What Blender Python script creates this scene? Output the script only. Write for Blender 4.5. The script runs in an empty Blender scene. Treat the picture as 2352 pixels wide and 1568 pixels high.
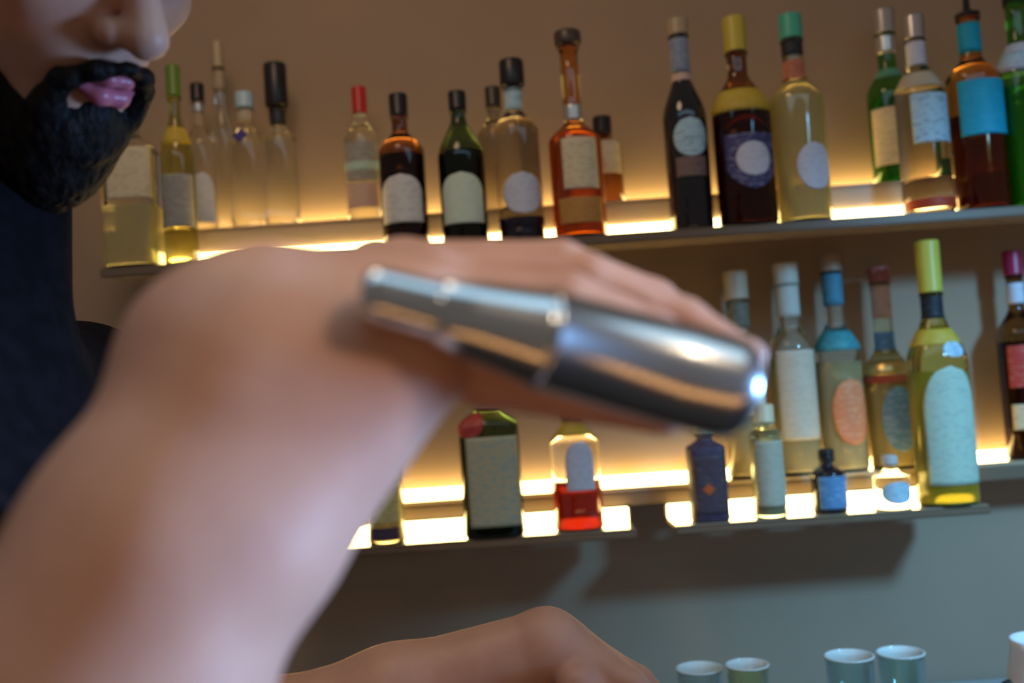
import bpy, bmesh, math, random
import numpy as np
from mathutils import Vector, Matrix
random.seed(7)
rng = np.random.default_rng(7)
PI = math.pi
scene = bpy.context.scene
C = scene.collection

# ------------------------------------------------------------------ camera
F_PX = 2287.0
ROLL, PITCH = math.radians(3.9), math.radians(2.6)
CAM = Vector((0, 0, 1.55))
fwd = Vector((0, math.cos(PITCH), math.sin(PITCH)))
r0 = Vector((1, 0, 0)); u0 = r0.cross(fwd)
right = (r0 * math.cos(ROLL) - u0 * math.sin(ROLL)).normalized()
up = (u0 * math.cos(ROLL) + r0 * math.sin(ROLL)).normalized()
cd = bpy.data.cameras.new('camera'); cam = bpy.data.objects.new('camera', cd); C.objects.link(cam)
M = Matrix((right, up, -fwd)).transposed().to_4x4(); M.translation = CAM
cam.matrix_world = M
cd.sensor_width = 36; cd.lens = F_PX / 2352 * 36; cd.clip_start = .02; cd.clip_end = 50
cd.dof.use_dof = True; cd.dof.focus_distance = .88; cd.dof.aperture_fstop = 4.0
scene.camera = cam
def at(px, py, Y):
    d = right * ((px - 1176) / F_PX) - up * ((py - 784) / F_PX) + fwd
    return CAM + d * (Y / d.y)

# ------------------------------------------------------------------ world, lights, exposure
w = bpy.data.worlds.new('world'); scene.world = w; w.use_nodes = True
w.node_tree.nodes['Background'].inputs[0].default_value = (.48, .40, .36, 1)
w.node_tree.nodes['Background'].inputs[1].default_value = .24
def area(name, loc, target, size, power, col, size_y=None):
    l = bpy.data.lights.new(name, 'AREA'); l.energy = power; l.color = col; l.shape = 'RECTANGLE' if size_y else 'DISK'; l.size = size
    if size_y: l.size_y = size_y
    o = bpy.data.objects.new(name, l); C.objects.link(o); o.location = loc
    o.rotation_euler = (Vector(target) - Vector(loc)).to_track_quat('-Z', 'Y').to_euler()
    return o
def spot(name, loc, target, deg, power, col, rad=.12):
    l = bpy.data.lights.new(name, 'SPOT'); l.energy = power; l.color = col; l.spot_size = math.radians(deg); l.spot_blend = 1; l.shadow_soft_size = rad
    o = bpy.data.objects.new(name, l); C.objects.link(o); o.location = loc
    o.rotation_euler = (Vector(target) - Vector(loc)).to_track_quat('-Z', 'Y').to_euler()
    return o
spot('cool_bar_spot', (1.30, .10, 2.30), (.92, 1.77, .98), 60, 165, (.22, .60, 1.0), .12)
spot('cool_side_spot', (1.25, .44, 1.40), (-.07, .34, 1.48), 40, 190, (.25, .50, 1.0), .16)
spot('warm_front_fill', (.62, -.10, 2.15), (.01, .38, 1.60), 26, 20, (1.0, .74, .52), .12)  # unseen fill, added to warm the middle of the near arm
area('cool_overhead_streak_fill', (.35, .25, 2.55), (.35, .30, 1.0), 2.4, 6, (.50, .78, 1.0), .55)  # unseen overhead area, added for the cool streak along the shaker
area('warm_overhead_fill', (-.35, .75, 2.85), (-.1, 1.7, 1.6), .5, 4, (1.0, .66, .42))  # unseen warm fill, added to lift the wall
area('warm_low_streak_fill', (.2, -.25, .95), (.2, .35, 1.6), 1.6, 1.3, (1.0, .45, .16), .03)  # unseen low strip, added for the orange line reflected on the shaker
scene.view_settings.view_transform = 'Standard'; scene.view_settings.look = 'None'
scene.view_settings.gamma = 1; scene.view_settings.use_curve_mapping = False
scene.view_settings.exposure = 0.0
scene.cycles.use_denoising = True
scene.cycles.max_bounces = 10; scene.cycles.transmission_bounces = 8; scene.cycles.sample_clamp_indirect = 6

# ------------------------------------------------------------------ materials
MATS = {}
def mat(name, col, rough=.5, metal=0, trans=0, spec=.5, emit=0, coat=0, ecol=None, ior=1.45, sss=0):
    if name in MATS: return MATS[name]
    m = bpy.data.materials.new(name); m.use_nodes = True; b = m.node_tree.nodes['Principled BSDF']
    b.inputs['Base Color'].default_value = (*col, 1); b.inputs['Roughness'].default_value = rough
    b.inputs['Metallic'].default_value = metal; b.inputs['Transmission Weight'].default_value = trans
    b.inputs['Specular IOR Level'].default_value = spec; b.inputs['IOR'].default_value = ior
    b.inputs['Coat Weight'].default_value = coat
    if sss:
        b.inputs['Subsurface Weight'].default_value = sss; b.inputs['Subsurface Radius'].default_value = (.012, .004, .002)
        b.inputs['Subsurface Scale'].default_value = 1.0
    if emit:
        b.inputs['Emission Color'].default_value = (*(ecol or col), 1); b.inputs['Emission Strength'].default_value = emit
    MATS[name] = m; return m
def noisy(name, col, col2, scale=8, stretch=(1, 1, 1), rough=.6, bump=0, lo=.4, hi=.6, metal=0, detail=4, coat=0, sss=0):
    if name in MATS: return MATS[name]
    m = mat(name, col, rough, metal, coat=coat, sss=sss); nt = m.node_tree; b = nt.nodes['Principled BSDF']
    tc = nt.nodes.new('ShaderNodeTexCoord'); mp = nt.nodes.new('ShaderNodeMapping'); mp.inputs['Scale'].default_value = stretch
    nz = nt.nodes.new('ShaderNodeTexNoise'); nz.inputs['Scale'].default_value = scale; nz.inputs['Detail'].default_value = detail
    cr = nt.nodes.new('ShaderNodeValToRGB'); cr.color_ramp.elements[0].position = lo; cr.color_ramp.elements[1].position = hi
    cr.color_ramp.elements[0].color = (*col, 1); cr.color_ramp.elements[1].color = (*col2, 1)
    nt.links.new(tc.outputs['Object'], mp.inputs[0]); nt.links.new(mp.outputs[0], nz.inputs[0])
    nt.links.new(nz.outputs[0], cr.inputs[0]); nt.links.new(cr.outputs[0], b.inputs['Base Color'])
    if bump:
        bp = nt.nodes.new('ShaderNodeBump'); bp.inputs['Strength'].default_value = bump; bp.inputs['Distance'].default_value = .01
        nt.links.new(nz.outputs[0], bp.inputs['Height']); nt.links.new(bp.outputs[0], b.inputs['Normal'])
    return m
def hexc(c): return '%02x%02x%02x' % tuple(int(max(0, min(1, v)) * 255) for v in c)
def glass(col, rough=.04): return mat('glass_' + hexc(col), col, rough, trans=1, ior=1.45)
def paper(col, col2=None):
    col2 = col2 or tuple(v * .45 for v in col)
    return noisy('label_' + hexc(col) + hexc(col2), col, tuple((a + b) / 2 for a, b in zip(col, col2)), 55, (1.3, 1.3, 4.5), .55, lo=.53, hi=.60, detail=2)
def plastic(col): return mat('cap_' + hexc(col), col, .35)
def foil(col): return mat('foil_' + hexc(col), col, .28, .75)

# ------------------------------------------------------------------ mesh helpers
def link(name, me, m, parent=None, smooth=True):
    o = bpy.data.objects.new(name, me); C.objects.link(o)
    if m: me.materials.append(m)
    if smooth:
        for p in me.polygons: p.use_smooth = True
    if parent: o.parent = parent
    return o
def from_bm(name, bm, m, parent=None, smooth=True):
    bmesh.ops.recalc_face_normals(bm, faces=bm.faces)
    me = bpy.data.meshes.new(name); bm.to_mesh(me); bm.free(); return link(name, me, m, parent, smooth)
def from_np(name, v, f, m, parent=None, smooth=True):
    me = bpy.data.meshes.new(name); me.from_pydata([tuple(map(float, a)) for a in v], [], [tuple(map(int, a)) for a in f])
    me.update(); return link(name, me, m, parent, smooth)
def box(name, lo, hi, m, parent=None, bevel=.002):
    bm = bmesh.new(); bmesh.ops.create_cube(bm, size=1)
    lo, hi = Vector(lo), Vector(hi)
    for v in bm.verts: v.co = Vector([(lo[i] + hi[i]) / 2 + v.co[i] * (hi[i] - lo[i]) for i in range(3)])
    if bevel: bmesh.ops.bevel(bm, geom=list(bm.edges), offset=bevel, segments=2, affect='EDGES')
    return from_bm(name, bm, m, parent, False)
def tag(o, label, cat, group=None, kind=None):
    o['label'] = label; o['category'] = cat
    if group: o['group'] = group
    if kind: o['kind'] = kind
    return o
def empty(name, loc, label, cat, group=None):
    o = bpy.data.objects.new(name, None); C.objects.link(o); o.location = loc; o.empty_display_size = .03
    return tag(o, label, cat, group)
def lathe_bm(prof, seg=40, rf=None, cap=True):
    """prof: list of (r,z); rf(angle,z)->multiplier on radius"""
    bm = bmesh.new(); rings = []
    for r, z in prof:
        rings.append([bm.verts.new((r * (rf(2 * PI * i / seg, z) if rf else 1) * math.cos(2 * PI * i / seg),
                                    r * (rf(2 * PI * i / seg, z) if rf else 1) * math.sin(2 * PI * i / seg), z)) for i in range(seg)])
    for a, b in zip(rings, rings[1:]):
        for i in range(seg): bm.faces.new((a[i], a[(i + 1) % seg], b[(i + 1) % seg], b[i]))
    if cap: bm.faces.new(rings[0][::-1]); bm.faces.new(rings[-1])
    return bm

# ------------------------------------------------------------------ structure
WALL_Y = 1.77
wall_m = noisy('taupe_plaster', (.32, .235, .165), (.36, .265, .185), 3.5, rough=.75, bump=.05, lo=.3, hi=.7)
def struct(o): o['kind'] = 'structure'; return o
struct(box('wall_back', (-2.6, WALL_Y, 0), (2.6, WALL_Y + .12, 3.0), wall_m, bevel=0))
struct(box('floor', (-2.6, -2.6, -.1), (2.6, WALL_Y + .12, 0), noisy('floor_dark_tile', (.08, .07, .065), (.12, .1, .09), 5, rough=.4), bevel=0))

# ------------------------------------------------------------------ shelves
shelf_m = mat('shelf_dark_bronze', (.17, .125, .085), .28, coat=.3)
tread_m = mat('shelf_polished_acrylic', (.42, .33, .22), .16, coat=.6)
riser_m = mat('shelf_riser_tan', (.42, .33, .24), .4)
led_m = mat('warm_led_diffuser', (1, .8, .45), .5, emit=16, ecol=(1.0, .72, .26))
led_b = mat('warm_led_diffuser_dim', (1, .8, .45), .5, emit=15, ecol=(1.0, .70, .24))
YF, YR, YB = 1.565, 1.665, 1.762          # front edge, riser plane, back strip plane
Z_UF = at(1450, 553, YR).z; Z_UB = at(1450, 480, YB).z
Z_LF = at(1500, 1190, YR).z; Z_LB = at(1460, 1104, YB).z
STRIP = .027
def xw(px, py, Y): return at(px, py, Y).x
# upper two-step shelf
XL, XR = xw(232, 630, YF), 1.05
s = empty('bottle_shelf', (0, (YF + WALL_Y) / 2, Z_UF - .02), 'long upper two-step back bar shelf with warm glowing strips', 'shelf')
def part(o, p):
    o.parent = p; o.matrix_parent_inverse = Matrix.Translation(p.location).inverted(); return o
part(box('front_tread', (XL, YF, Z_UF - .012), (XR, YR, Z_UF), tread_m), s)
part(box('front_edge', (XL, YF - .004, Z_UF - .016), (XR, YF, Z_UF - .001), shelf_m), s)
part(box('riser', (XL, YR + .001, Z_UF - .012), (XR, YR + .012, Z_UB - .006), riser_m), s)
part(box('back_tread', (XL, YR, Z_UB - .006), (XR, WALL_Y - .0005, Z_UB), tread_m), s)
part(box('light_strip', (XL + .01, YR - .005, Z_UF + .0005), (XR, YR + .0005, Z_UF + STRIP), led_m, bevel=.001), s)['label'] = 'warm glowing front light strip'
part(box('light_strip', (XL + .01, YB - .018, Z_UB + .0005), (XR, YB - .008, Z_UB + .014), led_b, bevel=.001), s)['label'] = 'warm glowing light strip against the wall'
# lower ledge + two front tiers
s2 = empty('bottle_ledge', (0, (YR + WALL_Y) / 2, Z_LB - .02), 'lower narrow wall ledge with warm glowing strip behind the two small tiers', 'shelf')
XL2 = xw(560, 1150, YR)
part(box('back_tread', (XL2, YR, Z_LB - .008), (1.05, WALL_Y - .0005, Z_LB), tread_m), s2)
part(box('ledge_face', (XL2, YR - .001, Z_LB - .03), (1.05, YR + .01, Z_LB - .008), shelf_m), s2)
part(box('light_strip', (XL2 + .01, YB - .018, Z_LB + .0005), (1.05, YB - .008, Z_LB + .012), led_b, bevel=.001), s2)
def tier(x0, x1, lab):
    t = empty('lit_bottle_step', ((x0 + x1) / 2, (YF + YR) / 2, Z_LF - .014), lab, 'shelf')
    part(box('tread', (x0, YF, Z_LF - .010), (x1, YR - .004, Z_LF), tread_m), t)
    part(box('front_edge', (x0, YF - .004, Z_LF - .014), (x1, YF, Z_LF - .001), shelf_m), t)
    part(box('back_panel', (x0, YR - .0115, Z_LF), (x1, YR - .0055, Z_LB - .031), riser_m), t)
    part(box('light_strip', (x0 + .003, YR - .018, Z_LF + .0005), (x1 - .003, YR - .012, Z_LF + .023), led_m, bevel=.001), t)
tier(xw(640, 1250, YF), xw(1462, 1205, YF), 'left glowing bottle step of the lower shelf, partly behind the arm')
tier(xw(1548, 1185, YF), xw(2274, 1150, YF), 'right glowing bottle step of the lower shelf, under the pale bottles')

# ------------------------------------------------------------------ bottles
def cross(p):
    def rf(a, z=0):
        return (abs(math.cos(a)) ** p + abs(math.sin(a)) ** p) ** (-1 / p)
    return rf
def smooth01(t): t = max(0, min(1, t)); return t * t * (3 - 2 * t)
def bottle(px, row, top, wpx, label, body, sh=.58, ns=.72, nr=.30, capf=.90, sq=2.0, depth=None,
           cap=((.02, .02, .02), 'screw'), neck=None, foilz=None, labels=(), liquid=None, glass_rough=.04, yoff=0, group=None, name='liquor_bottle'):
    """px: base centre pixel, row UF/UB/LF/LB, top: top pixel row, labels: (z0,z1,half_angle,shape,rot,material)"""
    z0 = {'UF': Z_UF, 'UB': Z_UB, 'LF': Z_LF, 'LB': Z_LB}[row]
    hw = wpx / 2 / F_PX
    Yc0, Yc1 = (YF, YR - .02) if row[1] == 'F' else (YR + .002, YB - .020)
    R = hw * (Yc0 + .045)
    R = min(R, .048)
    if row[1] == 'F': Yc = min(Yc0 + .006 + R, Yc1 - R) + yoff
    else: Yc = (Yc0 + Yc1) / 2
    if depth is None: depth = min(1.0, ((Yc1 - Yc0) / 2 - .001) / R)
    x = at(px, 553 if row[0] == 'U' else 1150, Yc).x
    # exact x on base line
    for _ in range(3):
        d = Vector((x, Yc, z0)) - CAM
        u = 1176 + F_PX * d.dot(right) / d.dot(fwd); x += (px - u) / F_PX * Yc
    d = Vector((x, Yc, z0)) - CAM; h = .3
    for _ in range(5):
        d = Vector((x, Yc, z0 + h)) - CAM
        v = 784 - F_PX * d.dot(up) / d.dot(fwd); h += (v - top) / F_PX * Yc
    e = empty(name, (x, Yc, z0), label, 'bottle', group)
    rf0 = cross(sq)
    def rad(z):                      # outer radius at relative height
        t = z / h
        if t < sh: return R * (1 if t > .02 else .93 + .07 * t / .02)
        if t < ns:
            q = (t - sh) / (ns - sh); return R * (nr + (1 - nr) * (.5 + .5 * math.cos(PI * q)) ** (.75))
        return R * nr
    def rfz(a, z):
        t = z / h; b = 1 - smooth01((t - sh) / max(.01, ns - sh))
        k = rf0(a) if sq != 2.0 else 1
        return 1 + (k * .87 + .13 - 1) * b if sq != 2.0 else 1
    def ptr(a, z, off=0):
        r = (rad(z)) * rfz(a, z) + off
        return (r * math.cos(a), r * math.sin(a) * depth, z)
    def surf(zs, off=0, seg=44, capends=True, rfun=None):
        bm = bmesh.new(); rings = []
        for z in zs:
            rings.append([bm.verts.new(ptr(2 * PI * i / seg, z, off)) for i in range(seg)])
        for a, b in zip(rings, rings[1:]):
            for i in range(seg): bm.faces.new((a[i], a[(i + 1) % seg], b[(i + 1) % seg], b[i]))
        if capends: bm.faces.new(rings[0][::-1]); bm.faces.new(rings[-1])
        return bm
    zs = [0, .008 * h, .02 * h] + [h * (.02 + (sh - .02) * k / 4) for k in range(1, 5)]
    zs += [h * (sh + (ns - sh) * k / 12) for k in range(1, 13)] + [h * (ns + (capf - ns) * k / 3) for k in range(1, 4)]
    zs = sorted(set(round(z, 5) for z in zs)); zs[0] = .0005
    from_bm('glass_body', surf(zs), body, e)
    rn = R * nr
    # neck ring under the closure
    from_bm('neck_ring', lathe_bm([(rn * .9, h * capf - .006), (rn + .0022, h * capf - .005), (rn + .0022, h * capf - .001), (rn * .9, h * capf)], 28), body, e)
    ccol, ckind = cap
    cm = ccol if not isinstance(ccol, tuple) else plastic(ccol)
    zc = h * capf + .0003; rc = rn + .0022
    if ckind == 'screw':
        kn = lambda a, z: 1 + .02 * math.cos(24 * a)
        from_bm('cap', lathe_bm([(rc, zc), (rc, zc + .002), (rc * .97, zc + .003), (rc, h - .004), (rc * .93, h - .001), (rc * .6, h)], 48, kn), cm, e)
    elif ckind == 'stopper':
        from_bm('stopper', lathe_bm([(rn * .8, zc), (rn * .8, zc + .003), (rn * 1.45, zc + .004), (rn * 1.5, zc + .007), (rn * 1.5, h - .004), (rn * 1.35, h - .001), (rn * .7, h)], 36), cm, e)
    elif ckind == 'pourer':
        from_bm('pourer', lathe_bm([(rn * 1.1, zc), (rn * 1.15, zc + .006), (rn * .6, zc + .010), (.0055, zc + .014), (.0038, h - .002), (.003, h)], 24), cm, e)
    elif ckind == 'ball':
        k = h - zc; from_bm('stopper', lathe_bm([(rn * .8, zc), (rn * .85, zc + .004)] + [(max(.001, k * .5 * math.sin(PI * t)) + .002, zc + .004 + (k - .004) * (.5 - .5 * math.cos(PI * t))) for t in [.15, .3, .45, .6, .75, .9, .97]], 28), cm, e)
    if neck:                         # neck label (z0,z1,material)
        for (a0, a1, nm) in (neck if isinstance(neck[0], tuple) else (neck,)):
            q = [a0 + (a1 - a0) * k / 6 for k in range(7)]
            from_bm('neck_label', surf([h * t for t in q], .0009), nm, e)
    if liquid:
        lf, lm = liquid
        bm = surf([max(.004, z) for z in zs if z < h * lf] + [h * lf], -.0028)
        from_bm('liquid', bm, lm, e)
    for i, (a0, a1, ha, shape, rot, lm) in enumerate(labels):
        n, k = 22, 16; bm = bmesh.new(); G = []
        for side in (.0014, .0003):
            rows = []
            for j in range(n + 1):
                t = j / n
                if shape == 'oval': wv = math.sqrt(max(0, 1 - (2 * t - 1) ** 2)) + .02
                elif shape == 'arch': wv = math.sqrt(max(0, 1 - max(0, (t - .6) / .4) ** 2)) * .98 + .02
                elif shape == 'diamond': wv = 1 - abs(2 * t - 1) + .02
                elif shape == 'shield': wv = (1 if t > .45 else math.sin(PI / 2 * (t / .45)) ** .7) + .02
                else: wv = 1
                z = h * (a0 + (a1 - a0) * t)
                rows.append([bm.verts.new(ptr(-PI / 2 + math.radians(rot) + math.radians(ha) * wv * (2 * c / k - 1), z, side + .0007 * (i > 0 and lm is not labels[0][5]))) for c in range(k + 1)])
            G.append(rows)
        A, B = G
        for j in range(n):
            for c in range(k):
                bm.faces.new((A[j][c], A[j][c + 1], A[j + 1][c + 1], A[j + 1][c])); bm.faces.new((B[j][c], B[j + 1][c], B[j + 1][c + 1], B[j][c + 1]))
        for j in range(n):
            for c in (0, k): bm.faces.new((A[j][c], A[j + 1][c], B[j + 1][c], B[j][c]))
        for c in range(k):
            for j in (0, n): bm.faces.new((A[j][c], A[j][c + 1], B[j][c + 1], B[j][c]))
        from_bm('label' if i == 0 else 'label_emblem', bm, lm, e)
    return e

CLEAR = glass((.93, .95, .92)); PALE = glass((.95, .92, .70)); AMBER = glass((.80, .36, .06)); BROWN = glass((.28, .11, .03))
DKGREEN = glass((.06, .12, .05)); GREEN = glass((.12, .50, .06)); BLACKG = mat('black_glass', (.012, .012, .016), .08, coat=.5)
SMOKE = glass((.55, .52, .45)); AQUA = glass((.75, .9, .88)); YELLOW = glass((.86, .80, .22)); OLIVE = glass((.62, .62, .18))
RED_L = mat('red_liquid', (.75, .04, .012), .1, trans=.25); DKRED_L = mat('dark_red_liquid', (.12, .008, .006), .1, trans=.3)
AMB_L = mat('amber_liquid', (.62, .23, .03), .1, trans=.5); PALE_L = mat('pale_yellow_liquid', (.75, .68, .38), .12, trans=.35)
GRN_L = mat('green_liquid', (.12, .42, .03), .1, trans=.3)
BLACK = (.015, .014, .016)
W = paper((.72, .72, .68), (.45, .46, .45)); CREAM = paper((.70, .62, .42), (.48, .38, .2)); LBLUE = paper((.45, .68, .80), (.15, .27, .4))
CYAN = paper((.0, .36, .56), (.02, .46, .66)); NAVY = paper((.05, .05, .16), (.3, .3, .46)); LAV = paper((.62, .66, .78), (.45, .5, .62))
MINT = paper((.62, .76, .62), (.75, .8, .75)); SLATE = paper((.22, .29, .40), (.4, .46, .55)); GOLD = paper((.55, .38, .03), (.62, .5, .12))
AQUAL = paper((.45, .62, .55), (.3, .45, .45)); GREY = paper((.3, .3, .27), (.45, .46, .42)); ORANGE = paper((.72, .24, .10), (.85, .45, .25))
REDP = paper((.45, .05, .04), (.6, .2, .15)); TEAL = paper((.03, .25, .30), (.1, .42, .46)); BLUE = paper((.10, .27, .50), (.3, .5, .75))
PINK = paper((.60, .42, .34), (.7, .55, .45)); BEIGE = paper((.52, .45, .32), (.42, .35, .22)); TAN = paper((.42, .32, .2), (.5, .4, .27))
SILV = foil((.6, .58, .55)); GOLDF = foil((.7, .52, .2)); GREENP = paper((.10, .34, .22), (.2, .5, .35)); DPURP = paper((.06, .045, .09), (.12, .1, .16))

# upper shelf, left to right
bottle(312, 'UF', 196, 122, 'large clear square bottle at the left end of the upper shelf beside the beard', CLEAR, .62, .73, .40, .90, 5,
       cap=(SILV, 'screw'), neck=(.76, .90, SLATE), labels=((.36, .63, 44, 'rect', 12, CREAM),), liquid=(.33, PALE_L))
bottle(420, 'UF', 150, 76, 'slim olive yellow bottle with bright green cap, second from left on upper shelf', OLIVE, .52, .74, .34, .84,
       cap=((.13, .24, .03), 'screw'), neck=(.60, .68, GOLD), labels=((.18, .44, 60, 'rect', 10, GREY),))
bottle(470, 'UB', 192, 70, 'clear bottle with black and silver cap and tall white label behind the olive bottle', CLEAR, .56, .72, .36, .88,
       cap=(BLACK, 'screw'), neck=((.80, .86, SILV), (.70, .79, TAN)), labels=((.05, .38, 42, 'arch', 20, LAV),))
bottle(522, 'UB', 96, 44, 'tallest thin pale bottle on the left half of the upper shelf', CLEAR, .50, .66, .52, .86,
       cap=((.42, .33, .2), 'screw'), neck=(.74, .85, TAN), depth=.8)
bottle(578, 'UB', 212, 84, 'clear bottle with light blue cap band and small dark blue emblem', CLEAR, .60, .76, .42, .88,
       cap=((.45, .66, .76), 'screw'), neck=(.78, .87, BEIGE), labels=((.60, .72, 26, 'diamond', -8, paper((.05, .03, .22), (.1, .08, .4))),))
bottle(652, 'UB', 146, 78, 'clear bottle with tall black stopper right of the blue-capped bottle', CLEAR, .52, .60, .45, .72,
       cap=(BLACK, 'stopper'), neck=(.62, .71, mat('black_neck_foil', (.03, .028, .025), .3)))
bottle(842, 'UB', 200, 82, 'small clear bottle with bright red cap and striped grey label', CLEAR, .60, .74, .34, .80,
       cap=((.52, .025, .015), 'screw'), labels=((.28, .56, 62, 'rect', 0, GREY), (.36, .42, 62, 'rect', 0, AQUAL), (.08, .26, 58, 'rect', 0, PINK)))
bottle(936, 'UF', 216, 106, 'dark brown bottle with black cap and white label, left of two dark bottles', BROWN, .62, .76, .34, .86,
       cap=(BLACK, 'screw'), labels=((.16, .46, 56, 'arch', 0, W),), liquid=(.6, mat('cola_liquid', (.05, .018, .01), .2)))
bottle(1072, 'UF', 210, 108, 'dark green bottle with black sloping neck and pale green-white label', DKGREEN, .56, .82, .32, .88,
       cap=(BLACK, 'screw'), labels=((.13, .45, 56, 'arch', 0, MINT),), liquid=(.6, mat('dark_green_liquid', (.02, .035, .015), .2)))
bottle(1150, 'UB', 200, 84, 'short dark-capped smoky bottle tucked behind the blue-necked bottle', SMOKE, .60, .76, .36, .84, cap=((.04, .035, .02), 'screw'))
bottle(1202, 'UF', 138, 106, 'smoky clear bottle with black stopper, light blue neck label and lavender label', SMOKE, .60, .72, .36, .84,
       cap=(BLACK, 'stopper'), neck=(.72, .84, LBLUE), labels=((.14, .36, 52, 'oval', 8, LAV),), liquid=(.13, mat('navy_liquid', (.03, .03, .09), .2)))
bottle(1336, 'UF', 72, 122, 'tall amber bottle with long clear neck, dark stopper and slanted cream label', AMBER, .46, .56, .34, .92,
       cap=((.07, .045, .03), 'stopper'), neck=(.56, .64, SILV), labels=((.22, .46, 40, 'rect', 6, CREAM), (.06, .18, 50, 'rect', 0, paper((.5, .25, .06), (.4, .16, .03)))), liquid=(.50, AMB_L))
bottle(1396, 'UB', 268, 80, 'short black-capped bottle with plain cream label behind the amber bottle', BROWN, .64, .76, .46, .80,
       cap=(BLACK, 'screw'), labels=((.32, .70, 50, 'rect', 6, CREAM),))
bottle(1592, 'UF', 44, 100, 'black glass bottle with tan cap, slate neck label and round light blue label', BLACKG, .52, .72, .42, .92,
       cap=((.42, .33, .2), 'screw'), neck=((.74, .90, SLATE), (.70, .735, PINK)), labels=((.33, .51, 46, 'oval', 4, LBLUE), (.24, .33, 40, 'rect', 0, paper((.2, .13, .12)))))
bottle(1722, 'UF', 40, 134, 'broad dark red bottle with yellow cap, gold shoulder and navy shield label', BROWN, .54, .72, .34, .83,
       cap=((.58, .46, .06), 'screw'), neck=(.53, .64, GOLD), labels=((.16, .42, 54, 'shield', 6, NAVY), (.22, .38, 34, 'oval', 8, LAV)), liquid=(.52, DKRED_L))
bottle(1852, 'UF', 34, 122, 'pale yellow bottle with turquoise cap, red neck band and white oval label', PALE, .58, .70, .38, .88,
       cap=((.08, .46, .32), 'screw'), neck=((.80, .875, paper((.02, .02, .03))), (.68, .77, paper((.50, .16, .08), (.6, .3, .2)))),
       labels=((.14, .36, 40, 'oval', 16, LAV),), liquid=(.66, PALE_L))
bottle(2062, 'UB', 22, 104, 'green glass bottle with silver foil top and cream label behind the blue-labelled one', GREEN, .50, .66, .40, .86,
       cap=(SILV, 'screw'), neck=((.74, .85, SILV), (.60, .65, GREENP)), labels=((.10, .42, 60, 'rect', -14, CREAM),), liquid=(.48, GRN_L))
bottle(2136, 'UF', 36, 112, 'clear bottle with silver neck label and light blue label right of the green bottle', SMOKE, .58, .76, .36, .88,
       cap=(SILV, 'screw'), neck=((.74, .86, LAV), (.62, .70, BEIGE)), labels=((.34, .58, 50, 'rect', 6, LBLUE), (.0201, .07, 88, 'rect', 0, paper((.42, .04, .01), (.5, .08, .02)))))  # red base band paints the light strip's glow refracted in the glass
bottle(2262, 'UF', -30, 120, 'dark red bottle with bright cyan square label and cyan neck label', AMBER, .58, .68, .40, .86,
       cap=(BLACK, 'pourer'), neck=(.70, .83, CYAN), labels=((.32, .56, 62, 'rect', 4, CYAN),), liquid=(.42, DKRED_L))
bottle(2374, 'UF', -70, 116, 'green bottle with white-blue neck label at the right edge of the upper shelf', GREEN, .54, .70, .40, .86,
       cap=(BLACK, 'screw'), neck=((.56, .68, LAV), (.86, .859, BLACK) if False else (.57, .67, LBLUE)), liquid=(.5, GRN_L), labels=((.1, .3, 30, 'rect', 30, GREENP),))
# lower shelf
bottle(890, 'LF', 930, 84, 'pale yellow bottle half hidden by the forearm on the lower left step', PALE, .62, .76, .36, .88,
       cap=((.7, .66, .6), 'screw'), labels=((.15, .45, 60, 'rect', 0, paper((.6, .58, .25))), (.03, .12, 50, 'rect', 0, DPURP)), liquid=(.55, PALE_L))
bottle(1138, 'LF', 862, 140, 'stout dark green square bottle with aqua and cream label and red seal', DKGREEN, .68, .82, .26, .90, 4,
       cap=((.42, .03, .03), 'stopper'), neck=(.80, .87, GREY), labels=((.07, .62, 46, 'rect', 6, paper((.50, .50, .34), (.18, .42, .48))), (.62, .78, 26, 'oval', -34, REDP)),
       liquid=(.6, mat('olive_liquid', (.08, .08, .03), .2)))
bottle(1332, 'LF', 888, 112, 'bottle of bright red liquid with white label and gold black collar', CLEAR, .60, .74, .42, .90,
       cap=((.6, .55, .42), 'stopper'), neck=((.66, .76, GOLD), (.77, .86, paper((.03, .03, .04), (.4, .35, .2)))), labels=((.28, .62, 34, 'arch', 8, LAV),), liquid=(.33, RED_L))
bottle(1632, 'LF', 936, 84, 'small dark square bottle with pale green cap at left of right step', DPURP, .64, .72, .42, .78, 5,
       cap=((.55, .62, .42), 'screw'), labels=((.08, .58, 44, 'rect', 0, paper((.07, .05, .07), (.13, .11, .12))), (.24, .34, 18, 'diamond', -8, paper((.6, .12, .02)))))
bottle(1772, 'LF', 928, 72, 'small pale grey-green bottle with cream cap near the dark square one', AQUA, .72, .80, .55, .84,
       cap=((.8, .74, .5), 'screw'), labels=((.1, .68, 60, 'rect', 0, paper((.5, .52, .4), (.36, .4, .32))),), liquid=(.7, PALE_L))
bottle(1724, 'LB', 622, 96, 'clear bottle with cream cap, leftmost tall one of the right lower group', CLEAR, .60, .70, .50, .86,
       cap=((.55, .50, .38), 'screw'), neck=(.72, .84, paper((.2, .2, .15))), labels=((.30, .60, 58, 'rect', 0, W),), liquid=(.58, PALE_L))
bottle(1840, 'LB', 604, 98, 'frosted pale bottle with tall white neck sleeve, second in right lower group', CLEAR, .58, .70, .52, .90,
       cap=((.66, .70, .62), 'screw'), neck=(.74, .90, paper((.60, .66, .60), (.68, .7, .64))), labels=((.16, .58, 60, 'rect', 0, paper((.62, .58, .46), (.5, .46, .34))),), liquid=(.55, PALE_L))
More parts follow.
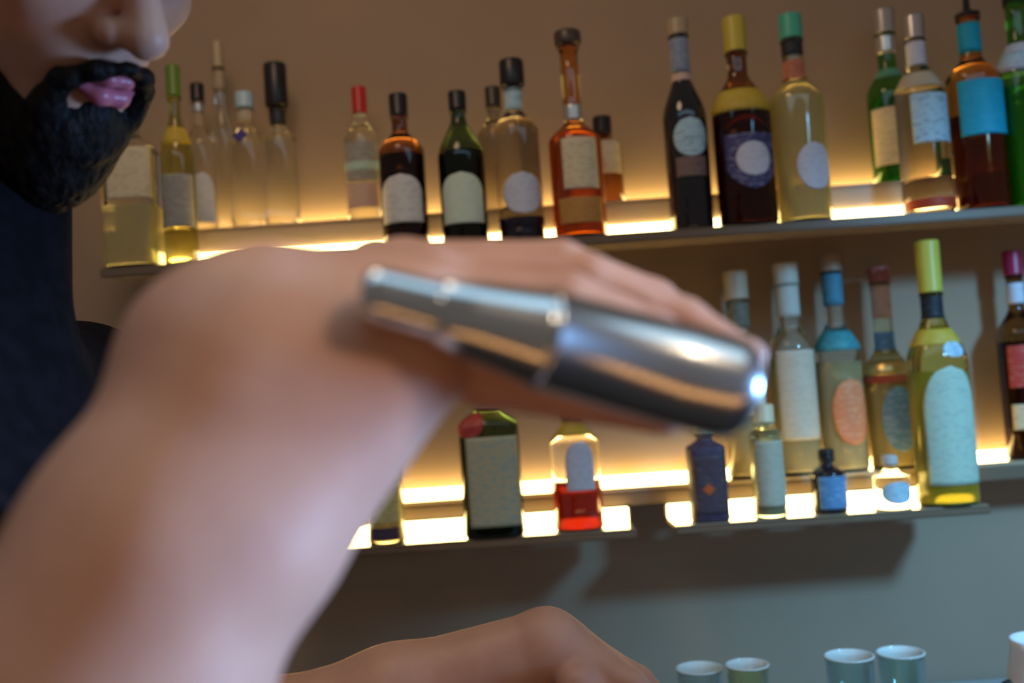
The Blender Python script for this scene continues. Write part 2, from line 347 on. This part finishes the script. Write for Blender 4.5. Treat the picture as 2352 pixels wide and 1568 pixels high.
bottle(1946, 'LB', 584, 102, 'bottle with blue neck sleeve and pink-orange label in right lower group', CLEAR, .54, .68, .42, .92,
       cap=((.40, .30, .22), 'screw'), neck=((.76, .91, paper((.06, .24, .36), (.1, .32, .46))), (.55, .64, TEAL)), labels=((.12, .42, 50, 'oval', 10, ORANGE),), liquid=(.5, PALE_L))
bottle(2056, 'LB', 612, 104, 'bottle with pinkish neck, gold-red shoulder and blue oval label', PALE, .46, .60, .40, .92,
       cap=((.40, .14, .13), 'screw'), neck=((.74, .91, PINK), (.58, .67, BLUE), (.46, .52, GOLDF), (.42, .455, paper((.4, .08, .05), (.3, .05, .03)))),
       labels=((.08, .40, 42, 'oval', 4, paper((.14, .32, .58), (.4, .6, .85))),), liquid=(.42, PALE_L))
bottle(2180, 'LF', 552, 160, 'biggest yellow-green bottle with yellow cap, black collar and large pale aqua arched label', YELLOW, .52, .72, .34, .80,
       cap=((.52, .50, .07), 'screw'), neck=((.70, .79, paper((.01, .012, .02), (.02, .06, .08))), (.60, .66, GOLD)), labels=((.08, .52, 56, 'arch', 4, paper((.45, .60, .48), (.3, .42, .36))), (.55, .61, 24, 'oval', 20, LBLUE)), liquid=(.5, mat('yellow_liquid', (.62, .58, .18), .12, trans=.35)))
bottle(1908, 'LF', 1030, 76, 'miniature dark bottle with bright blue label standing before the pink-labelled bottle', BLACKG, .60, .74, .36, .82,
       cap=(BLACK, 'screw'), labels=((.08, .58, 58, 'rect', 8, BLUE),))
bottle(2052, 'LF', 1044, 80, 'miniature clear bottle with light blue label in front of the blue oval label', CLEAR, .60, .74, .36, .82,
       cap=((.5, .5, .5), 'screw'), labels=((.10, .52, 52, 'oval', 0, LBLUE),))
bottle(2366, 'LB', 575, 96, 'dark bottle with crimson cap and red label at right edge of lower ledge', BROWN, .58, .72, .36, .88,
       cap=((.35, .02, .08), 'screw'), neck=(.74, .84, LAV), labels=((.14, .26, 60, 'rect', 0, CREAM), (.34, .54, 60, 'rect', 0, REDP)), liquid=(.56, DKRED_L))

def thin_glass(name, col):
    m = bpy.data.materials.new(name); m.use_nodes = True; nt = m.node_tree; nt.nodes.clear()
    t = nt.nodes.new('ShaderNodeBsdfTransparent'); t.inputs[0].default_value = (*col, 1)
    g = nt.nodes.new('ShaderNodeBsdfGlossy'); g.inputs['Roughness'].default_value = .05
    lw = nt.nodes.new('ShaderNodeLayerWeight'); lw.inputs['Blend'].default_value = .22
    mx = nt.nodes.new('ShaderNodeMixShader'); o = nt.nodes.new('ShaderNodeOutputMaterial')
    nt.links.new(lw.outputs['Facing'], mx.inputs[0]); nt.links.new(t.outputs[0], mx.inputs[1]); nt.links.new(g.outputs[0], mx.inputs[2]); nt.links.new(mx.outputs[0], o.inputs[0])
    return m
# ------------------------------------------------------------------ back counter and glassware
CZ = .985
ct = empty('back_counter', (0, 1.42, 0), 'dark back bar counter below the lower shelf, holding the glasses', 'counter')
part(box('worktop', (-2.5, 1.12, CZ - .04), (2.5, WALL_Y - .001, CZ), mat('counter_steel', (.38, .44, .46), .35), bevel=.004), ct)
part(box('cabinet_body', (-2.5, 1.16, 0.001), (2.5, WALL_Y - .001, CZ - .0405), noisy('counter_wood', (.07, .045, .03), (.1, .065, .04), 6, (1, 1, 8)), bevel=.002), ct)
for i, (px, top, Y, rr, hue, lab) in enumerate(((1606, 1536, 1.34, .030, (.80, .92, .94), 'clear tumbler on the counter, leftmost of four at the bottom edge'),
        (1716, 1528, 1.30, .027, (.86, .92, .62), 'yellow-green tinted tumbler, second of four at the bottom edge'),
        (1950, 1508, 1.33, .031, (.74, .92, .92), 'clear highball glass with bright rim, third of four at the bottom edge'),
        (2068, 1500, 1.38, .031, (.70, .92, .90), 'pale teal highball glass, rightmost of four at the bottom edge'))):
    p = at(px, top, Y); h = p.z - CZ
    g = empty('drinking_glass', (p.x, Y, CZ), lab, 'glass', 'glasses standing on the back counter')
    pr = [(rr * .80, .0006), (rr * .84, .004), (rr * .98, h * .96), (rr, h - .001), (rr - .0012, h), (rr - .0024, h - .001), (rr * .78, .012), (rr * .1, .010)]
    from_bm('glass_wall', lathe_bm(pr, 48), thin_glass('tinted_drinking_glass', tuple(.5 + .5 * c for c in hue)), g)
    from_bm('rim', lathe_bm([(rr - .001, h + .0002), (rr + .0012, h + .0008), (rr + .0012, h + .002), (rr - .001, h + .0026), (rr - .0022, h + .0014), (rr - .0022, h + .0006)], 48), mat('glass_rim', (.75, .9, .9), .1, spec=.9), g)  # opaque pale teal ring paints the highlight along the rim
p = at(2398, 1466, 1.25); h = p.z - CZ
j = empty('ceramic_jug', (p.x, 1.25, CZ), 'bright white rounded jug in the bottom right corner', 'jug')
R = .050
from_bm('jug_body', lathe_bm([(R * .7, .0006), (R * .95, .02), (R * 1.05, h * .45), (R * .9, h * .8), (R * .78, h * .95), (R * .80, h), (R * .74, h), (R * .70, h * .93), (R * .7, h * .5), (R * .3, h * .3)], 48), mat('white_ceramic', (.85, .88, .9), .2), j)
bm = bmesh.new()
prev = None
for k in range(15):
    a = -PI / 2 + PI * k / 14; c = Vector((-R * .95 - .028 * math.cos(a), 0, h * .55 + .042 * math.sin(a)))
    ring = [bm.verts.new(c + Vector((.006 * math.cos(t) * math.cos(a), .006 * math.sin(t), .006 * math.cos(t) * -math.sin(a) * -1))) for t in [2 * PI * q / 10 for q in range(10)]]
    if prev:
        for q in range(10): bm.faces.new((prev[q], prev[(q + 1) % 10], ring[(q + 1) % 10], ring[q]))
    prev = ring
from_bm('handle', bm, mat('dark_jug_handle', (.03, .03, .03), .3), j)['label'] = 'dark curved handle'

# ------------------------------------------------------------------ implicit surfaces (person)
class Field:
    def __init__(s, lo, hi, h):
        s.lo = np.array(lo, float); s.h = h
        s.n = np.ceil((np.array(hi) - s.lo) / h).astype(int) + 1
        s.f = np.full(s.n, .05, np.float32)
    def win(s, lo, hi, m):
        a = np.clip(np.floor((np.array(lo) - m - s.lo) / s.h).astype(int), 0, s.n); b = np.clip(np.ceil((np.array(hi) + m - s.lo) / s.h).astype(int) + 1, 0, s.n)
        if np.any(b <= a): return None
        ax = [(s.lo[i] + s.h * np.arange(a[i], b[i])).astype(np.float32) for i in range(3)]
        return tuple(slice(a[i], b[i]) for i in range(3)), ax[0][:, None, None], ax[1][None, :, None], ax[2][None, None, :]
    def put(s, lo, hi, fn, k, sub=False):
        wn = s.win(lo, hi, .03 + k)
        if wn is None: return
        sl, X, Y, Z = wn; d = fn(X, Y, Z).astype(np.float32); g = s.f[sl]
        if sub: hh = np.clip(.5 - .5 * (g + d) / k, 0, 1); s.f[sl] = g * (1 - hh) + (-d) * hh + k * hh * (1 - hh)
        else: hh = np.clip(.5 + .5 * (d - g) / k, 0, 1); s.f[sl] = d * (1 - hh) + g * hh - k * hh * (1 - hh)
    def cap(s, a, b, ra, rb, k=.006, sub=False):
        a, b = np.array(a, float), np.array(b, float); r = max(ra, rb); ba = b - a; L2 = max(1e-9, float(ba @ ba))
        def fn(X, Y, Z):
            t = np.clip(((X - a[0]) * ba[0] + (Y - a[1]) * ba[1] + (Z - a[2]) * ba[2]) / L2, 0, 1)
            return np.sqrt((X - a[0] - ba[0] * t) ** 2 + (Y - a[1] - ba[1] * t) ** 2 + (Z - a[2] - ba[2] * t) ** 2) - (ra + (rb - ra) * t)
        s.put(np.minimum(a, b) - r, np.maximum(a, b) + r, fn, k, sub)
    def ell(s, c, rad, rot=None, k=.006, sub=False):
        c = np.array(c, float); rad = np.array(rad, float); rm = rad.max(); Rm = np.array(rot) if rot is not None else np.eye(3)
        def fn(X, Y, Z):
            x, y, z = X - c[0], Y - c[1], Z - c[2]
            q = [Rm[0, i] * x + Rm[1, i] * y + Rm[2, i] * z for i in range(3)]
            k0 = np.sqrt(sum((q[i] / rad[i]) ** 2 for i in range(3))); k1 = np.sqrt(sum((q[i] / rad[i] ** 2) ** 2 for i in range(3))) + 1e-6
            return k0 * (k0 - 1) / k1
        s.put(c - rm, c + rm, fn, k, sub)
    def chain(s, pts, rs, k=.005):
        for i in range(len(pts) - 1): s.cap(pts[i], pts[i + 1], rs[i], rs[i + 1], k)
    def mesh(s):
        f = s.f; n = f.shape; ins = f < 0
        c = np.zeros(tuple(np.array(n) - 1), np.int8)
        for i in (0, 1):
            for j in (0, 1):
                for k in (0, 1): c += ins[i:n[0] - 1 + i, j:n[1] - 1 + j, k:n[2] - 1 + k]
        act = np.argwhere((c > 0) & (c < 8)); idx = -np.ones(c.shape, np.int64); idx[tuple(act.T)] = np.arange(len(act))
        acc = np.zeros((len(act), 3)); cnt = np.zeros(len(act))
        corners = [(i, j, k) for i in (0, 1) for j in (0, 1) for k in (0, 1)]
        for A in corners:
            for ax in range(3):
                if A[ax]: continue
                B = list(A); B[ax] = 1
                fa = f[tuple((act + A).T)]; fb = f[tuple((act + B).T)]; m = (fa < 0) != (fb < 0)
                t = np.where(m, fa / np.where(m, fa - fb, 1), 0); p = np.tile(np.array(A, float), (len(act), 1)); p[:, ax] += t
                acc[m] += p[m]; cnt[m] += 1
        v = s.lo + s.h * (act + acc / cnt[:, None]); faces = []
        for ax in range(3):
            u, w_ = (ax + 1) % 3, (ax + 2) % 3
            sl0 = [slice(1, n[d] - 1) for d in range(3)]; sl0[ax] = slice(0, n[ax] - 1)
            sl1 = list(sl0); sl1[ax] = slice(1, n[ax])
            a0, a1 = ins[tuple(sl0)], ins[tuple(sl1)]
            for flip in (False, True):
                e = np.argwhere((a0 & ~a1) if not flip else (~a0 & a1))
                if not len(e): continue
                e = e + np.array([0 if d == ax else 1 for d in range(3)])
                q = []
                for du, dw in ((0, 0), (1, 0), (1, 1), (0, 1)):
                    g = e.copy(); g[:, u] -= du; g[:, w_] -= dw; q.append(idx[tuple(g.T)])
                q = np.stack(q, 1); faces.append(q[:, ::-1] if flip else q)
        fc = np.concatenate(faces); fc = fc[(fc >= 0).all(1)]
        return v, fc
def np_mesh(name, v, f, m, parent=None):
    me = bpy.data.meshes.new(name); me.vertices.add(len(v)); me.vertices.foreach_set('co', v.astype(np.float32).ravel())
    me.loops.add(f.size); me.loops.foreach_set('vertex_index', f.astype(np.int32).ravel())
    me.polygons.add(len(f)); me.polygons.foreach_set('loop_start', np.arange(0, f.size, 4, dtype=np.int32))
    me.update(calc_edges=True); me.validate(); return link(name, me, m, parent)

skin = noisy('skin', (.52, .27, .18), (.59, .32, .215), 30, rough=.50, bump=.05, lo=.35, hi=.65, sss=.12)
V = lambda px, py, Y: np.array(at(px, py, Y))
# head frame: fx = face's left, fy = forward, fz = up
yaw, hp = math.radians(60), math.radians(-35)
fy = Vector((math.sin(yaw) * math.cos(hp), -math.cos(yaw) * math.cos(hp), math.sin(hp)))
fz = (Vector((0, 0, 1)) - fy * fy.z).normalized(); fz = (Matrix.Rotation(math.radians(6), 3, fy) @ fz)
fx = fz.cross(fy) * -1
HR = np.array([list(fx), list(fy), list(fz)]).T
mouth_w = V(236, 176, .62)
def Hd(x, y, z): return mouth_w + HR @ np.array([x, y - .088, z + .055])     # head centre is ~.088 behind and .055 above the mouth
# body
neckb = Hd(0, -.10, -.16)
shR = np.array([-.375, .46, 1.56]); shL = np.array([-.37, .84, 1.56])
wrist = V(560, 880, .345); elbow = V(60, 1980, .315)
elL = V(330, 1810, .78); wrL = V(1255, 1490, .78)
B = Field((-.62, .2, 1.0), (.24, 1.0, 1.94), .003)
B.ell(Hd(0, -.005, .055), (.075, .098, .088), HR, .01)
B.ell(Hd(0, .035, -.01), (.062, .062, .075), HR, .02)
B.cap(Hd(-.045, .0, -.045), Hd(-.012, .072, -.085), .022, .020, .02); B.cap(Hd(.045, .0, -.045), Hd(.012, .072, -.085), .022, .020, .02)
B.ell(Hd(0, .076, -.088), (.024, .018, .018), HR, .012)
B.ell(Hd(0, .070, -.048), (.034, .026, .030), HR, .014)
for sx in (-1, 1):
    B.ell(Hd(sx * .040, .060, -.005), (.026, .024, .022), HR, .016)
    B.ell(Hd(sx * .030, .086, .026), (.020, .012, .008), HR, .012)
    B.ell(Hd(sx * .031, .093, .012), (.015, .012, .010), HR, .006, sub=True)
    B.ell(Hd(sx * .0145, .103, -.022), (.0095, .012, .009), HR, .005)
    B.ell(Hd(sx * .078, -.002, .003), (.009, .018, .030), HR, .006); B.ell(Hd(sx * .086, .004, .004), (.006, .009, .018), HR, .004, sub=True)
B.cap(Hd(0, .092, .022), Hd(0, .118, -.018), .009, .0130, .008)
B.ell(Hd(0, .117, -.018), (.0125, .0125, .011), HR, .006)
for sx in (-1, 1): B.ell(Hd(sx * .0075, .112, -.031), (.0042, .006, .004), HR, .002, sub=True)
B.cap(Hd(-.014, .096, -.052), Hd(.014, .096, -.052), .0035, .0035, .004, sub=True)
B.cap(Hd(0, -.015, -.06), neckb, .052, .060, .02)
tc_ = np.array([-.385, .65, 1.40])
B.cap(neckb, (shR + shL) / 2 + [0, 0, .02], .062, .075, .03)
B.cap(shR, shL, .058, .058, .04); B.ell(tc_, (.125, .18, .20), None, .05); B.ell(tc_ + [0, 0, -.22], (.12, .165, .2), None, .05)
def arm(S, E, Wr, rs, re, rm, rw, k=.02):
    S, E, Wr = map(np.array, (S, E, Wr)); B.chain([S, S + (E - S) * .5, E], [rs, rs * .95, re], k)
    B.chain([E, E + (Wr - E) * .3, E + (Wr - E) * .62, Wr], [re, rm, (rm + rw) * .52, rw], k)
arm(shR, elbow, wrist, .058, .046, .049, .0355)
arm(shL, elL, wrL, .055, .043, .046, .030)
# tendons along the inner wrist of the near arm
side = np.array([0, -1, 0])
for a, b in ((-60, -40), (10, 20), (80, 70)):
    B.cap(V(330 + a, 1560, .302) , V(470 + b, 1130, .318), .006, .004, .010)
# near hand
K = [V(1000, 680, .362), V(975, 640, .384), V(925, 616, .404), V(862, 610, .422)]
for kk, r in zip(K, (.0135, .0135, .0125, .0115)): B.cap(wrist + (np.array([0, .008, 0])), kk, .027, r, .014)
B.ell(V(540, 830, .352), (.040, .032, .036), None, .02)
B.cap(V(600, 1180, .34), V(880, 830, .35), .032, .028, .02)
B.cap(V(560, 960, .345), V(950, 785, .352), .029, .018, .016)            # thenar mass
B.cap(V(640, 760, .36), V(980, 720, .38), .030, .018, .016)
fing = [([K[0], V(1300, 690, .364), V(1500, 770, .366), V(1630, 845, .373)], [.0125, .0108, .0095, .0080]),
        ([K[1], V(1345, 645, .388), V(1570, 740, .391), V(1712, 825, .386)], [.0125, .0110, .0096, .0080]),
        ([K[2], V(1285, 608, .410), V(1500, 690, .414), V(1640, 785, .408)], [.0118, .0102, .0090, .0076]),
        ([K[3], V(1130, 600, .430), V(1290, 665, .434), V(1410, 750, .426)], [.0105, .0090, .0080, .0068])]
for pts, rs in fing: B.chain(pts, rs, .0035)
th = [V(960, 785, .358), V(1130, 855, .362), V(1330, 898, .365), V(1530, 944, .366)]
B.chain(th, [.0165, .0130, .0110, .0090], .004)
# far hand, resting low behind the glasses
kd = [(1450, 1575, .755), (1463, 1563, .78), (1455, 1560, .805), (1435, 1565, .827)]
for (a, b, c), r in zip(kd, (.0125, .0125, .012, .011)): B.cap(wrL, V(a, b, c), .024, r, .012)
for (a, b, c) in kd: B.chain([V(a, b, c), V(a + 105, b + 95, c), V(a + 120, b + 190, c), V(a + 95, b + 260, c)], [.0115, .0098, .0088, .0074], .0035)
B.chain([V(1325, 1570, .75), V(1420, 1680, .74), V(1480, 1770, .74)], [.016, .012, .0095], .006)
bv, bf = B.mesh()
person = np_mesh('person', bv, bf, skin)
tag(person, 'bearded person in a black shirt shaking a cocktail with raised bare forearm', 'person')
# clothing: black T-shirt following the torso
S = Field((-.66, .2, .99), (-.1, 1.04, 1.72), .004)
S.cap(shR, shL, .066, .066, .04); S.ell(tc_, (.138, .20, .215), None, .05); S.ell(tc_ + [0, 0, -.22], (.135, .185, .23), None, .05)
S.cap((shR + shL) / 2 + [.0, 0, .03], neckb + (Hd(0, -.02, -.10) - neckb) * .55, .080, .070, .03)
S.cap(shR, shR + (elbow - shR) * .62, .072, .066, .02); S.cap(shL, shL + (elL - shL) * .6, .066, .060, .02)
sv, sf = S.mesh(); sv += (np.sin(sv @ np.array([38, 21, 9])) * .0018)[:, None] * np.array([1, -.4, .1])
BC = noisy('black_cotton', (.004, .004, .005), (.007, .006, .008), 60, rough=.95); BC.node_tree.nodes['Principled BSDF'].inputs['Specular IOR Level'].default_value = .08
np_mesh('t_shirt', sv, sf, noisy('black_cotton', (.004, .004, .005), (.007, .006, .008), 60, rough=.95), person)
# beard and hair
black_hair = noisy('black_hair', (.004, .0035, .0035), (.014, .010, .008), 160, (1, 1, .25), .55, bump=.4)
black_hair.node_tree.nodes['Principled BSDF'].inputs['Specular IOR Level'].default_value = .15
D = Field(Hd(0, 0, -.05) - .19, Hd(0, 0, -.05) + .19, .0028)
for sx in (-1, 1):
    D.chain([Hd(sx * .073, -.006, -.005), Hd(sx * .066, .002, -.050), Hd(sx * .046, .038, -.086), Hd(sx * .014, .064, -.104)], [.008, .013, .019, .024], .010)
    D.chain([Hd(sx * .003, .111, -.041), Hd(sx * .017, .104, -.047), Hd(sx * .029, .091, -.060), Hd(sx * .030, .082, -.080)], [.0042, .0056, .0068, .011], .006)
D.ell(Hd(0, .079, -.094), (.036, .0205, .0235), HR, .006)
D.chain([Hd(0, .0845, -.0775), Hd(0, .060, -.112), Hd(0, .040, -.148)], [.0135, .023, .025], .012)
D.cap(Hd(0, .02, -.09), Hd(0, .055, -.125), .045, .035, .02)
dv, df = D.mesh(); ph = (dv - mouth_w) @ HR
dv += (np.sin(ph[:, 0] * 900 + 3 * np.sin(ph[:, 2] * 120)) * .0004 + np.sin(ph[:, 1] * 700 + ph[:, 2] * 90) * .0004)[:, None] * (HR @ np.array([.3, 1, -.2]))
np_mesh('beard', dv, df, black_hair, person)
Hh = Field(Hd(0, 0, .07) - .15, Hd(0, 0, .07) + .15, .003)
Hh.ell(Hd(0, -.018, .072), (.083, .100, .088), HR, .01); Hh.ell(Hd(0, -.05, .02), (.078, .07, .08), HR, .02)
Hh.ell(Hd(0, .085, .0), (.075, .075, .082), HR, .01, sub=True)
for sx in (-1, 1): Hh.ell(Hd(sx * .10, .02, -.02), (.03, .04, .05), HR, .008, sub=True)
hv, hf = Hh.mesh(); np_mesh('hair', hv, hf, black_hair, person)
def small(name, parts, m, h=.0012, k=.003):
    ps = np.array([p for a, b, *_ in parts for p in (a, b)]); r = max(q[2] for q in parts) + .006
    Fd = Field(ps.min(0) - r, ps.max(0) + r, h)
    for a, b, ra, rb in parts: Fd.cap(a, b, ra, rb, k)
    v, f = Fd.mesh(); return np_mesh(name, v, f, m, person)
lipm = mat('lips', (.52, .14, .19), .35)
small('upper_lip', [(Hd(-.022, .092, -.056), Hd(-.006, .1025, -.0515), .0025, .0048), (Hd(-.006, .1025, -.0515), Hd(.006, .1025, -.0515), .0048, .0048), (Hd(.006, .1025, -.0515), Hd(.022, .092, -.056), .0048, .0025)], lipm)
small('lower_lip', [(Hd(-.021, .091, -.059), Hd(-.007, .0995, -.0635), .0028, .0062), (Hd(-.007, .0995, -.0635), Hd(.007, .0995, -.0635), .0062, .0062), (Hd(.007, .0995, -.0635), Hd(.021, .091, -.059), .0062, .0028)], lipm)
for sx in (-1, 1):
    small('eyeball', [(Hd(sx * .031, .078, .012), Hd(sx * .031, .0781, .012), .0115, .0115)], mat('eye_white', (.75, .72, .7), .2))
    small('iris', [(Hd(sx * .031, .0880, .012), Hd(sx * .031, .0882, .012), .0042, .0042)], mat('iris_brown', (.05, .02, .01), .1), .0008)
    small('eyelid', [(Hd(sx * .020, .090, .018), Hd(sx * .031, .0945, .0205), .003, .0035), (Hd(sx * .031, .0945, .0205), Hd(sx * .043, .086, .016), .0035, .003)], skin)
    small('eyebrow', [(Hd(sx * .014, .099, .034), Hd(sx * .032, .097, .040), .0035, .0035), (Hd(sx * .032, .097, .040), Hd(sx * .050, .078, .036), .0035, .002)], black_hair)
nailm = mat('fingernail', (.62, .40, .32), .25)
for (pts, rs) in fing + [(th, [.0185, .0145, .0115, .0092])]:
    a, b = pts[-2], pts[-1]; d = (b - a) / np.linalg.norm(b - a); n = np.array(up) * .8 - np.array([0, .5, 0]); n -= d * (n @ d); n /= np.linalg.norm(n)
    c = b + n * rs[-1] * .80; wdir = np.cross(d, n)
    Fd = Field(c - .012, c + .012, .001); Fd.ell(c, (.0062, .0050, .0022), np.stack([d, wdir, n], 1), .001)
    v, f = Fd.mesh(); np_mesh('fingernail', v, f, nailm, person)

# ------------------------------------------------------------------ cocktail shaker held in the near hand
a, b = Vector(at(822, 668, .315)), Vector(at(1700, 898, .350))
ax = (b - a); L = ax.length
sk = empty('cocktail_shaker', a, 'slim polished steel cocktail shaker held across the picture in the hand', 'shaker')
sk.rotation_mode = 'QUATERNION'; sk.rotation_quaternion = ax.to_track_quat('Z', 'Y')
steel = noisy('brushed_steel', (.64, .70, .72), (.70, .76, .78), 40, (1, 1, .05), .22, lo=.3, hi=.7, metal=1)
from_bm('shaker_cap', lathe_bm([(.001, 0), (.006, .0008), (.0085, .003), (.0092, .008), (.0098, L * .18), (.0102, L * .185)], 56), steel, sk)
from_bm('strainer_shoulder', lathe_bm([(.0104, L * .1855), (.0112, L * .19), (.0125, L * .27), (.0148, L * .38), (.0162, L * .44), (.0166, L * .452)], 56), steel, sk)
from_bm('shaker_body', lathe_bm([(.0168, L * .4525), (.0174, L * .456), (.0176, L * .462), (.0170, L * .467), (.0180, L * .80), (.0182, L * .93), (.0176, L * .98), (.0160, L * .996), (.001, L)], 64), steel, sk)
